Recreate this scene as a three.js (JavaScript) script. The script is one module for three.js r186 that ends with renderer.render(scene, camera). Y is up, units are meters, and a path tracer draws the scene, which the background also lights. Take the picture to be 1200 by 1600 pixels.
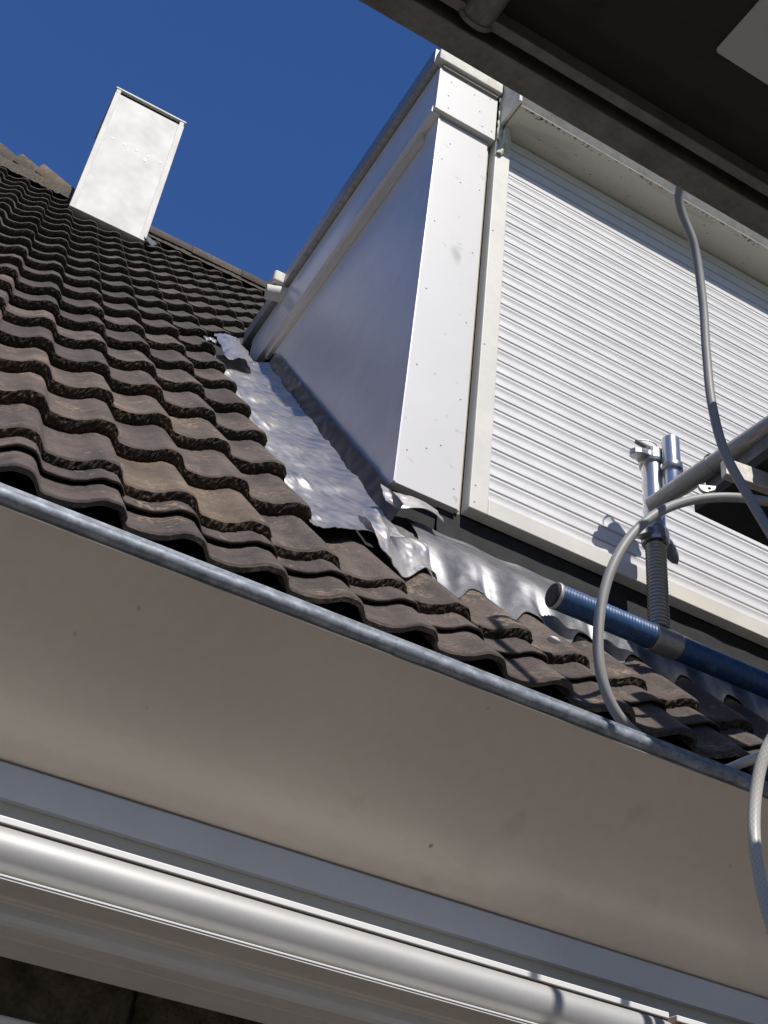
import * as THREE from 'three';
import { mergeGeometries } from 'three/addons/utils/BufferGeometryUtils.js';
import { RoundedBoxGeometry } from 'three/addons/geometries/RoundedBoxGeometry.js';
import { ImprovedNoise } from 'three/addons/math/ImprovedNoise.js';

// ------------------------------------------------------------------ camera, sky, sun, exposure
const H = 1.6;                                             // eye height above the terrace
const scene = new THREE.Scene();
const RIGHT = new THREE.Vector3(0.86699, 0.100976, 0.487989);
const DOWN = new THREE.Vector3(0.370558, -0.785384, -0.495841);
const FWD = new THREE.Vector3(0.33319, 0.610718, -0.718337);
const FPX = 1900;                                          // focal length in pixels of the 1200 x 1600 photograph
const camera = new THREE.PerspectiveCamera(2 * Math.atan(800 / FPX) * 180 / Math.PI, 0.75, 0.05, 2000);
camera.position.set(0, H, 0);
camera.quaternion.setFromRotationMatrix(new THREE.Matrix4().makeBasis(RIGHT, DOWN.clone().negate(), FWD.clone().negate()));
scene.add(camera);

const SUN = new THREE.Vector3(0.035, 1.25, 1).normalize();
function skyTexture() {
  const w = 512, h = 256, d = new Float32Array(w * h * 4);
  const hor = [0.30, 0.40, 0.58], mid = [0.032, 0.098, 0.315], zen = [0.022, 0.066, 0.22];
  for (let j = 0; j < h; j++) for (let i = 0; i < w; i++) {
    const el = ((j + 0.5) / h - 0.5) * Math.PI, az = ((i + 0.5) / w) * 2 * Math.PI;
    const e = Math.max(0, Math.sin(el));
    const t1 = Math.exp(-e * 5.2), t2 = Math.min(1, e);
    const v = new THREE.Vector3(Math.cos(el) * Math.cos(az - Math.PI), Math.sin(el), Math.cos(el) * Math.sin(az - Math.PI));
    const c = Math.max(0, v.dot(SUN)), glow = 0.06 * Math.pow(c, 6) + 0.25 * Math.pow(c, 60);
    for (let k = 0; k < 3; k++) d[(j * w + i) * 4 + k] = (mid[k] + (zen[k] - mid[k]) * t2 * t2) * (1 - t1) + hor[k] * t1 + glow;
    d[(j * w + i) * 4 + 3] = 1;
  }
  const t = new THREE.DataTexture(d, w, h, THREE.RGBAFormat, THREE.FloatType);
  t.mapping = THREE.EquirectangularReflectionMapping; t.magFilter = t.minFilter = THREE.LinearFilter; t.needsUpdate = true;
  return t;
}
const sky = skyTexture();
scene.background = sky; scene.environment = sky;
const sun = new THREE.DirectionalLight(new THREE.Color(1.0, 0.955, 0.89), 4.2);
sun.target.position.set(1, H + 1.6, -2.4);
sun.position.copy(sun.target.position).addScaledVector(SUN, 20);
sun.castShadow = true; sun.shadow.mapSize.set(4096, 4096);
Object.assign(sun.shadow.camera, { left: -7, right: 7, top: 7, bottom: -7, near: 1, far: 45 });
scene.add(sun, sun.target);

const renderer = new THREE.WebGLRenderer({ antialias: true });
renderer.setSize(768, 1024);
renderer.toneMapping = THREE.LinearToneMapping;
renderer.toneMappingExposure = 1.12;
renderer.shadowMap.enabled = true; renderer.shadowMap.type = THREE.PCFSoftShadowMap;

// ------------------------------------------------------------------ helpers
let seed = 7;
const rnd = () => { seed = (seed * 1664525 + 1013904223) >>> 0; return seed / 4294967296; };
const rr = (a, b) => a + (b - a) * rnd();
const perlin = new ImprovedNoise();
const noise = (x, y = 0, z = 0) => perlin.noise(x, y, z);
const fbm = (x, y, z = 0, o = 4) => { let s = 0, a = 0.5, f = 1; for (let i = 0; i < o; i++) { s += a * noise(x * f, y * f, z * f + i * 7.3); a *= 0.5; f *= 2.03; } return s; };
const clamp = (v, a = 0, b = 1) => Math.min(b, Math.max(a, v));
const smooth = (a, b, v) => { const t = clamp((v - a) / (b - a)); return t * t * (3 - 2 * t); };
// a point from x, height above the eye, and depth in front of the facade line through the camera
const V = (x, y, d) => new THREE.Vector3(x, y + H, -d);
// the point at depth d seen at photograph pixel (u, v)
function px(u, v, d) {
  const r = new THREE.Vector3().addScaledVector(RIGHT, u - 600).addScaledVector(DOWN, v - 800).addScaledVector(FWD, FPX);
  r.multiplyScalar(d / -r.z); return new THREE.Vector3(r.x, r.y + H, r.z);
}
const counts = {};
const numbered = (n) => { const k = counts[n] = (counts[n] ?? -1) + 1; return k ? `${n}_${String(k).padStart(3, '0')}` : n; };
function tag(o, label, category, group) { o.userData.kind = 'thing'; o.userData.label = label; o.userData.category = category; if (group) o.userData.group = group; return o; }
function thing(name, label, category, group) { const g = new THREE.Group(); g.name = numbered(name); scene.add(g); return tag(g, label, category, group); }
function part(parent, name, geo, mat) {
  const m = new THREE.Mesh(geo, mat); m.name = name; m.castShadow = m.receiveShadow = true; parent.add(m); return m;
}
// move a thing's origin to the middle of its base; its parts stay where they are
function settle(o) {
  o.updateMatrixWorld(true);
  const b = new THREE.Box3().setFromObject(o), base = new THREE.Vector3((b.min.x + b.max.x) / 2, b.min.y, (b.min.z + b.max.z) / 2);
  if (o.isMesh) { o.geometry.translate(-base.x, -base.y, -base.z); o.position.copy(base); }
  else { o.position.copy(base); for (const c of o.children) c.position.sub(base); }
  return o;
}
function solo(name, geo, mat, label, category, group) { const m = part(scene, numbered(name), geo, mat); tag(m, label, category, group); return settle(m); }
// box from x range, height range, depth range, with a small chamfer
function bx(x0, x1, y0, y1, d0, d1, r = 0.002) {
  const w = Math.abs(x1 - x0), h = Math.abs(y1 - y0), t = Math.abs(d1 - d0);
  r = Math.min(r, w / 3, h / 3, t / 3);
  const g = r > 0.0004 ? new RoundedBoxGeometry(w, h, t, 2, r) : new THREE.BoxGeometry(w, h, t);
  const gg = g.index ? g.toNonIndexed() : g;
  boxUV(gg);
  return gg.translate((x0 + x1) / 2, (y0 + y1) / 2 + H, -(d0 + d1) / 2);
}
function boxUV(g) {
  const p = g.attributes.position, n = g.attributes.normal, uv = new Float32Array(p.count * 2);
  for (let i = 0; i < p.count; i++) {
    const ax = Math.abs(n.getX(i)), ay = Math.abs(n.getY(i)), az = Math.abs(n.getZ(i));
    const x = p.getX(i), y = p.getY(i), z = p.getZ(i);
    if (ax >= ay && ax >= az) { uv[2 * i] = z; uv[2 * i + 1] = y; } else if (ay >= az) { uv[2 * i] = x; uv[2 * i + 1] = z; } else { uv[2 * i] = x; uv[2 * i + 1] = y; }
  }
  g.setAttribute('uv', new THREE.BufferAttribute(uv, 2)); return g;
}
// sheet from a function (i, j) -> Vector3, uv in metres from (us, vs)
function grid(nu, nv, fn, us = 1, vs = 1, uo = 0, vo = 0) {
  const pos = [], uv = [], idx = [];
  for (let j = 0; j <= nv; j++) for (let i = 0; i <= nu; i++) { const p = fn(i / nu, j / nv); pos.push(p.x, p.y, p.z); uv.push(uo + us * i / nu, vo + vs * j / nv); }
  for (let j = 0; j < nv; j++) for (let i = 0; i < nu; i++) { const a = j * (nu + 1) + i; idx.push(a, a + 1, a + nu + 1, a + 1, a + nu + 2, a + nu + 1); }
  const g = new THREE.BufferGeometry();
  g.setAttribute('position', new THREE.Float32BufferAttribute(pos, 3)); g.setAttribute('uv', new THREE.Float32BufferAttribute(uv, 2)); g.setIndex(idx); g.computeVertexNormals();
  return g;
}
// a sheet with thickness: the grid, a copy t behind it and a rim
function slabGrid(nu, nv, fn, t, us = 1, vs = 1) {
  const top = grid(nu, nv, fn, us, vs), n = top.attributes.normal, p = top.attributes.position, W = nu + 1;
  const bot = top.clone(), q = bot.attributes.position;
  for (let i = 0; i < q.count; i++) q.setXYZ(i, p.getX(i) - n.getX(i) * t, p.getY(i) - n.getY(i) * t, p.getZ(i) - n.getZ(i) * t);
  bot.setIndex(Array.from(bot.index.array).reverse()); bot.computeVertexNormals();
  const ring = []; for (let i = 0; i < nu; i++) ring.push(i); for (let j = 0; j < nv; j++) ring.push(j * W + nu); for (let i = nu; i > 0; i--) ring.push(nv * W + i); for (let j = nv; j > 0; j--) ring.push(j * W);
  const rim = grid(ring.length, 1, (u, v) => { const k = ring[Math.round(u * ring.length) % ring.length]; return v < 0.5 ? new THREE.Vector3().fromBufferAttribute(p, k) : new THREE.Vector3().fromBufferAttribute(q, k); });
  return mergeGeometries([top, bot, rim]);
}
// closed profile [depth, height] swept along x
function sweepX(profile, x0, x1, closed = true, creased = true) {
  const pts = closed ? [...profile, profile[0]] : profile, gs = [];
  if (creased) {
    for (let i = 0; i + 1 < pts.length; i++) {
      const [d0, y0] = pts[i], [d1, y1] = pts[i + 1], L = Math.hypot(d1 - d0, y1 - y0);
      gs.push(grid(1, 1, (u, v) => V(x0 + (x1 - x0) * u, y0 + (y1 - y0) * v, d0 + (d1 - d0) * v), x1 - x0, L, x0, i * 0.37));
    }
  } else gs.push(grid(1, pts.length - 1, (u, v) => { const k = Math.round(v * (pts.length - 1)); return V(x0 + (x1 - x0) * u, pts[k][1], pts[k][0]); }, x1 - x0, 0.3));
  if (closed) {
    const sh = new THREE.Shape(profile.map(([d, y]) => new THREE.Vector2(-d, y + H)));
    for (const x of [x0, x1]) { const c = new THREE.ShapeGeometry(sh); c.rotateY(-Math.PI / 2); const p = c.attributes.position; for (let i = 0; i < p.count; i++) { const zz = p.getZ(i); p.setX(i, x); p.setZ(i, -Math.abs(zz)); } c.computeVertexNormals(); gs.push(c); }
  }
  return mergeGeometries(gs);
}
function tube(points, r, seg = 80, rad = 14) { return new THREE.TubeGeometry(new THREE.CatmullRomCurve3(points, false, 'centripetal'), seg, r, rad, false); }
function rod(a, b, r, rad = 24, r2 = r) {
  const d = b.clone().sub(a), g = new THREE.CylinderGeometry(r2, r, d.length(), rad, 1);
  g.applyQuaternion(new THREE.Quaternion().setFromUnitVectors(new THREE.Vector3(0, 1, 0), d.clone().normalize()));
  return g.translate((a.x + b.x) / 2, (a.y + b.y) / 2, (a.z + b.z) / 2);
}
// lathe of [radius, distance] along a -> b
function turned(profile, a, b, rad = 28) {
  const d = b.clone().sub(a).normalize(), g = new THREE.LatheGeometry(profile.map(([r, t]) => new THREE.Vector2(r, t)), rad);
  g.applyQuaternion(new THREE.Quaternion().setFromUnitVectors(new THREE.Vector3(0, 1, 0), d));
  return g.translate(a.x, a.y, a.z);
}

// ------------------------------------------------------------------ textures and materials
function tex(n, size, fn, colour = true) {       // fn(u, v) with u, v in 0..1 of a size-metre square -> [r, g, b] sRGB 0..1
  const d = new Uint8Array(n * n * 4);
  for (let j = 0; j < n; j++) for (let i = 0; i < n; i++) {
    const c = fn(i / n, j / n), k = (j * n + i) * 4;
    for (let q = 0; q < 3; q++) d[k + q] = clamp(c[q]) * 255; d[k + 3] = 255;
  }
  const t = new THREE.DataTexture(d, n, n); t.wrapS = t.wrapT = THREE.RepeatWrapping; t.magFilter = THREE.LinearFilter; t.minFilter = THREE.LinearMipmapLinearFilter; t.generateMipmaps = true;
  if (colour) t.colorSpace = THREE.SRGBColorSpace; t.repeat.set(1 / size, 1 / size); t.needsUpdate = true; return t;
}
// noise that tiles over the unit square
const wrapN = (u, v, f, z = 0, o = 3) => {
  const s = smooth(0.75, 1, u), t = smooth(0.75, 1, v), row = (w) => { const a = fbm(u * f, w * f, z, o); return s > 0 ? a * (1 - s) + fbm((u - 1) * f, w * f, z, o) * s : a; };
  const a = row(v); return t > 0 ? a * (1 - t) + row(v - 1) * t : a;
};
const S = (o) => new THREE.MeshStandardMaterial(o);
const P = (o) => new THREE.MeshPhysicalMaterial(o);
const rgb = (r, g, b) => new THREE.Color().setRGB(r, g, b);

function tileMap(base, lichen, zz) {
  return tex(512, 0.6, (u, v) => {
    const g = wrapN(u, v, 150, zz, 2) * 0.20 + wrapN(u, v, 22, zz + 3, 3) * 0.16 + wrapN(u, v, 4, zz + 5, 2) * 0.22;
    const streak = wrapN(u, v, 7, zz + 11, 2), fine = fbm(u * 55, v * 80, zz + 17, 3);
    const l = lichen * smooth(-0.02, 0.20, streak) * smooth(-0.05, 0.18, fine);
    const spot = smooth(0.30, 0.36, wrapN(u, v, 40, zz + 23, 2)) * (0.2 + lichen * 0.5);
    return base.map((b, k) => { let c = b * (1 + g * 2.0); c += ([0.56, 0.48, 0.39][k] - c) * l; c += ([0.52, 0.50, 0.45][k] - c) * spot; return c; });
  });
}
const grainBump = tex(256, 0.12, (u, v) => { const g = 0.5 + wrapN(u, v, 40, 1, 3) * 0.7 + wrapN(u, v, 90, 4, 2) * 0.4; return [g, g, g]; }, false);
const tileMats = [
  [[0.276, 0.241, 0.222], 0.12], [[0.312, 0.272, 0.252], 0.45], [[0.318, 0.280, 0.258], 0.8], [[0.340, 0.296, 0.264], 1.0], [[0.380, 0.326, 0.274], 0.6], [[0.254, 0.226, 0.209], 0.06],
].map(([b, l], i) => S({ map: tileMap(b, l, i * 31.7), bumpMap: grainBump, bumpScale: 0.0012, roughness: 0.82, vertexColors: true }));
const farTileMat = tileMats;
const mottle = (base, amp, f1, f2, size, n = 256, z = 0) => tex(n, size, (u, v) => { const g = 1 + amp * (wrapN(u, v, f1, z, 3) * 1.6 + wrapN(u, v, f2, z + 9, 2) * 0.8); return base.map((b) => b * g); });

const M = {
  white: P({ color: rgb(0.645, 0.638, 0.633), map: tex(512, 1.3, (u, v) => { const g = 0.985 * (1 + 0.02 * wrapN(u, v, 5, 1, 3)), d = 0.20 * smooth(0.20, 0.42, wrapN(u, v, 11, 75, 3)) * smooth(0.0, 0.25, wrapN(u, v, 3, 79, 2)) + 0.10 * smooth(0.30, 0.4, wrapN(u, v, 40, 77, 2)); return [g * (1 - d), g * (1 - d), g * (1 - d * 1.08)]; }), roughness: 0.42, clearcoat: 0.15, clearcoatRoughness: 0.35 }),
  cheek: P({ color: rgb(0.80, 0.785, 0.80), map: mottle([0.98, 0.98, 0.99], 0.05, 4, 26, 1.7, 256, 4), roughness: 0.32, metalness: 0.15 }),
  cream: P({ color: rgb(0.72, 0.69, 0.63), map: mottle([0.98, 0.98, 0.98], 0.05, 5, 40, 1.1, 256, 7), roughness: 0.45 }),
  slat: P({ color: rgb(0.70, 0.695, 0.69), map: mottle([0.98, 0.98, 0.98], 0.05, 6, 60, 0.9, 256, 13), roughness: 0.38 }),
  dirtyWhite: S({ color: rgb(0.70, 0.68, 0.63), map: mottle([0.95, 0.945, 0.93], 0.16, 9, 50, 0.5, 256, 15), roughness: 0.65 }),
  sealant: S({ color: rgb(0.62, 0.61, 0.52), map: mottle([0.95, 0.95, 0.9], 0.2, 12, 50, 0.25, 256, 16), roughness: 0.6 }),
  seal: S({ color: rgb(0.30, 0.28, 0.25), roughness: 0.8 }),
  black: S({ color: rgb(0.020, 0.020, 0.022), map: mottle([0.9, 0.9, 0.9], 0.3, 8, 40, 0.4, 128, 19), roughness: 0.85 }),
  foil: P({ color: rgb(0.022, 0.023, 0.028), roughness: 0.3 }),
  rubber: S({ color: rgb(0.02, 0.02, 0.02), roughness: 0.6 }),
  grime: S({ color: rgb(0.16, 0.14, 0.12), roughness: 0.9 }),
  lead: P({ color: rgb(0.76, 0.725, 0.69), metalness: 0.9, map: mottle([0.93, 0.93, 0.94], 0.10, 8, 40, 0.5, 256, 21), roughness: 0.33 }),
  leadDull: P({ color: rgb(0.23, 0.23, 0.235), metalness: 0.6, map: mottle([0.9, 0.9, 0.92], 0.2, 12, 70, 0.4, 256, 25), roughness: 0.46 }),
  chimney: P({ color: rgb(0.72, 0.71, 0.695), metalness: 0.1, map: mottle([0.93, 0.93, 0.925], 0.08, 4, 14, 0.9, 256, 27), roughness: 0.68 }),
  zinc: P({ color: rgb(0.30, 0.325, 0.36), metalness: 0.3, map: mottle([0.85, 0.86, 0.88], 0.30, 14, 60, 0.35, 256, 29), roughness: 0.6 }),
  soffit: P({ color: rgb(0.55, 0.49, 0.425), map: tex(512, 1.2, (u, v) => { const g = 0.97 * (1 + 0.05 * wrapN(u, v, 3, 33, 3) + 0.03 * wrapN(u, v, 60, 34, 2)), d = smooth(0.40, 0.47, wrapN(u, v, 34, 35, 2)) * 0.45 + smooth(0.26, 0.40, wrapN(u, v * 1, 9, 36, 3)) * 0.05; return [g * (1 - d), g * (1 - d), g * (1 - d * 1.1)]; }), roughness: 0.28 }),
  cover: P({ color: rgb(0.45, 0.47, 0.51), map: mottle([0.97, 0.97, 0.97], 0.04, 6, 60, 0.8, 256, 35), roughness: 0.5 }),
  darkPlastic: S({ color: rgb(0.34, 0.34, 0.33), roughness: 0.6 }),
  awningWhite: P({ color: rgb(0.72, 0.71, 0.70), roughness: 0.45 }),
  awningTube: P({ color: rgb(0.46, 0.455, 0.45), metalness: 0.3, roughness: 0.55, map: mottle([0.97, 0.97, 0.97], 0.03, 6, 60, 0.6, 256, 37) }),
  awningGrey: P({ color: rgb(0.66, 0.635, 0.60), roughness: 0.4, map: mottle([0.97, 0.97, 0.97], 0.05, 5, 50, 0.8, 256, 38) }),
  stone: S({ color: rgb(1, 1, 1), map: mottle([0.42, 0.385, 0.33], 0.4, 10, 60, 0.5, 256, 41), roughness: 0.95, bumpMap: grainBump, bumpScale: 0.004 }),
  mortar: S({ color: rgb(0.13, 0.115, 0.10), roughness: 0.95, map: mottle([0.9, 0.88, 0.84], 0.45, 18, 60, 0.25, 256, 43), bumpMap: grainBump, bumpScale: 0.004 }),
  paving: S({ map: mottle([0.43, 0.40, 0.365], 0.14, 6, 70, 1.5, 256, 45), roughness: 0.9 }),
  grass: S({ map: mottle([0.25, 0.30, 0.15], 0.4, 10, 80, 2.5, 256, 47), roughness: 1 }),
  plaster: S({ color: rgb(0.62, 0.60, 0.55), roughness: 0.9 }),
  galv: P({ color: rgb(0.46, 0.45, 0.44), metalness: 0.5, map: mottle([0.88, 0.88, 0.87], 0.2, 16, 70, 0.3, 256, 51), roughness: 0.42 }),
  galvDark: P({ color: rgb(0.25, 0.248, 0.245), metalness: 0.5, map: mottle([0.85, 0.84, 0.83], 0.2, 9, 60, 0.4, 256, 53), roughness: 0.5 }),
  chrome: P({ color: rgb(0.70, 0.71, 0.73), metalness: 0.85, map: mottle([0.95, 0.95, 0.95], 0.08, 9, 60, 0.2, 128, 55), roughness: 0.26 }),
  cast: P({ color: rgb(0.50, 0.50, 0.50), metalness: 0.9, roughness: 0.35, map: mottle([0.9, 0.9, 0.9], 0.2, 12, 60, 0.15, 128, 57) }),
  rust: S({ color: rgb(0.16, 0.07, 0.035), roughness: 0.9 }),
  alu: P({ color: rgb(0.60, 0.58, 0.56), metalness: 0.4, roughness: 0.5, map: mottle([0.93, 0.92, 0.9], 0.16, 12, 60, 0.3, 256, 59) }),
  blue: P({ roughness: 0.42, map: tex(256, 0.2, (u, v) => { const w = smooth(0.0, 0.4, wrapN(u, v, 5, 61, 3)), y = smooth(0.15, 0.45, wrapN(u, v, 7, 66, 3)); const b = [0.17, 0.31, 0.49], p = [0.34, 0.46, 0.60], q = [0.40, 0.40, 0.28]; return b.map((c, k) => { c += (p[k] - c) * w * 0.8; return c + (q[k] - c) * y * 0.6; }); }) }),
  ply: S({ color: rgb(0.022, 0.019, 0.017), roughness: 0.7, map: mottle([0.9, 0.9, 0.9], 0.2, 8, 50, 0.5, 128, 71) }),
  tarp: S({ color: rgb(0.012, 0.018, 0.06), roughness: 0.6 }),
  plate: P({ color: rgb(0.44, 0.455, 0.48), roughness: 0.45, metalness: 0.2 }),
  hose: P({ color: rgb(0.31, 0.305, 0.30), roughness: 0.5, map: mottle([0.95, 0.95, 0.95], 0.1, 20, 60, 0.1, 128, 63) }),
  braid: P({ color: rgb(0.66, 0.64, 0.62), roughness: 0.35, map: tex(128, 1, (u, v) => { const f = (a) => Math.pow(Math.abs(Math.sin(a * Math.PI)), 8); const g = 0.86 + 0.14 * Math.max(f(u * 64 + v * 8), f(u * 64 - v * 8)); return [g, g, g * 0.98]; }) }),
  pebble: S({ color: rgb(0.75, 0.75, 0.73), roughness: 0.7 }),
};
M.black.side = M.foil.side = M.lead.side = M.leadDull.side = M.soffit.side = THREE.DoubleSide;

// ------------------------------------------------------------------ setting: ground, terrace
{
  const g = part(scene, 'ground', grid(40, 40, (u, v) => new THREE.Vector3((u - 0.5) * 900, -0.03 + 0.02 * noise(u * 30, v * 30), (0.5 - v) * 900), 900, 900), M.grass); g.userData.kind = 'structure';
  const t = part(scene, 'terrace', bx(-7, 9, -H - 0.09, -H, -9, 1.92, 0.003), M.paving); t.userData.kind = 'structure';
}

// ------------------------------------------------------------------ roof surface
const PITCH = THREE.MathUtils.degToRad(51.3), SN = Math.sin(PITCH), CS = Math.cos(PITCH), GAUGE = 0.343, WAVE = 0.15, DEPTH = 0.028, SRIDGE = 6.40;
const sag = (s) => -0.10 * clamp(s / SRIDGE) * (1 - clamp(s / SRIDGE)) * 0.9;
// s metres up the slope from the second tile course's front edge, h above the line of the tile crests
const roofAt = (x, s, h = 0) => { const k = h + sag(s); return V(x, 1.352 + s * SN + k * CS, 1.762 + s * CS - k * SN); };
const X0 = 0.298;                                           // a side joint between tiles
const prof = (() => {                                      // height of one wave, 0 at the crest, -1 in the trough; t = 0 in the middle of the steep flank
  const k = [[0, -0.42], [0.045, -0.85], [0.09, -0.99], [0.26, -0.985], [0.42, -0.85], [0.55, -0.58], [0.64, -0.28], [0.70, -0.09], [0.76, 0], [0.885, 0], [0.945, -0.10], [1, -0.42]];
  return (t) => { t -= Math.floor(t); for (let i = 0; i + 1 < k.length; i++) if (t <= k[i + 1][0]) { const a = (t - k[i][0]) / (k[i + 1][0] - k[i][0]); return k[i][1] + (k[i + 1][1] - k[i][1]) * (i === 0 || i === 10 ? a : a * a * (3 - 2 * a) * 0.5 + a * 0.5); } return -0.42; };
})();
// tile in its own axes: x across, y up the slope, z out of the roof
function tileGeo(v, { waves = 2, moss = true, step = 0, len = 0.40, thick = 0.035, tilt = 0.098, fine = false } = {}) {
  const W = waves * WAVE + 0.005, NU = waves * 22, gs = [];
  const hh = (x, y) => prof(x / WAVE) * DEPTH - y * tilt + 0.0035 * smooth(W - 0.035, W, x) + 0.0012 * noise(x * 20 + v * 9, y * 14, v);
  const edge = (x) => (moss ? 0.0035 * noise(x * 70, v * 5.1, 3) + 0.002 * noise(x * 190, v * 3.3, 8) : 0.0008 * noise(x * 60, v * 5));
  const rows = step ? [0, 0.005, 0.010, 0.07, 0.10, step + 0.03] : [0, 0.004, 0.010, 0.14, 0.28, len];
  const col = (g, fn) => { const p = g.attributes.position, c = new Float32Array(p.count * 3); for (let i = 0; i < p.count; i++) { const q = fn(p.getX(i), p.getY(i), p.getZ(i)); c.set(q, 3 * i); } g.setAttribute('color', new THREE.BufferAttribute(c, 3)); return g; };
  const white = () => [1, 1, 1];
  const uo = v * 0.173, vo = v * 0.291;
  const top = grid(NU, rows.length - 1, (a, b) => { const x = a * W, k = Math.round(b * (rows.length - 1)), y = rows[k]; const drop = k === 0 ? -0.0035 : k === 1 && !step ? -0.0008 : 0; return new THREE.Vector3(x, y + (k === 0 ? edge(x) : 0), hh(x, y) + drop); }, W, len, uo, vo);
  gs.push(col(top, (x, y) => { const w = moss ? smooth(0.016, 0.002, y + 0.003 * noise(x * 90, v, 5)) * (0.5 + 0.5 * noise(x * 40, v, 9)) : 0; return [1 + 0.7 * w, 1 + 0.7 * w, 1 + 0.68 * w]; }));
  if (step) { // a thin second layer lies on the eave tile and leaves an open joint below its lip
    const up = [step + 0.03, step, step, step + 0.0015, step + 0.006, len], lift = [0.008, 0.008, 0.0125, 0.0138, 0.0142, 0.010];
    gs.push(col(grid(NU, up.length - 1, (a, b) => { const x = a * W, k = Math.round(b * (up.length - 1)); return new THREE.Vector3(x, up[k] + (k && k < 4 ? edge(x) : 0), hh(x, up[k]) + lift[k]); }, W, len, uo, vo), white));
  }
  const NF = moss ? (fine ? 8 : 4) : 2, NUF = moss ? waves * (fine ? 80 : 36) : NU, mk = fine ? 1 : 0.8;
  const mossCol = (x, y, z) => { const g = Math.max(0.12, 0.52 + 0.62 * noise(x * 330, z * 330, v) + 0.3 * noise(x * 60, z * 40, v + 4)); return moss ? [g * 0.86, g * 0.76, g * 0.58] : [1, 1, 1]; };
  const front = grid(NUF, NF, (a, b) => {
    const x = a * W, t = thick + (moss ? 0.006 * noise(x * 110, v * 7, 1) + 0.005 * noise(x * 25, v * 3, 2) : 0);
    const bulge = moss ? Math.sin(b * Math.PI) * 0.004 + (b > 0 ? mk * (0.0055 * noise(x * 110, b * 4, v) + 0.0065 * noise(x * 260, b * 9, v + 2)) : 0) : 0;
    return new THREE.Vector3(x, edge(x) - bulge, hh(x, 0) - 0.0035 - t * b);
  }, W, thick, uo, vo);
  gs.push(col(front, mossCol));
  gs.push(col(grid(NU, 1, (a, b) => { const x = a * W; return new THREE.Vector3(x, b * 0.07, hh(x, 0) - 0.0035 - thick + (b ? 0.004 : 0)); }, W, 0.05, uo, vo), white));
  for (const x of [W, 0]) gs.push(col(grid(5, 1, (a, b) => { const y = a * len * 0.9; return new THREE.Vector3(x, y, hh(x, y) - b * 0.016); }, len, 0.02, uo, vo), white));
  return mergeGeometries(gs);
}
const roof = thing('tiled_roof', 'steep roof of dark brown wavy concrete tiles with mossy front edges', 'roof');
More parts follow.
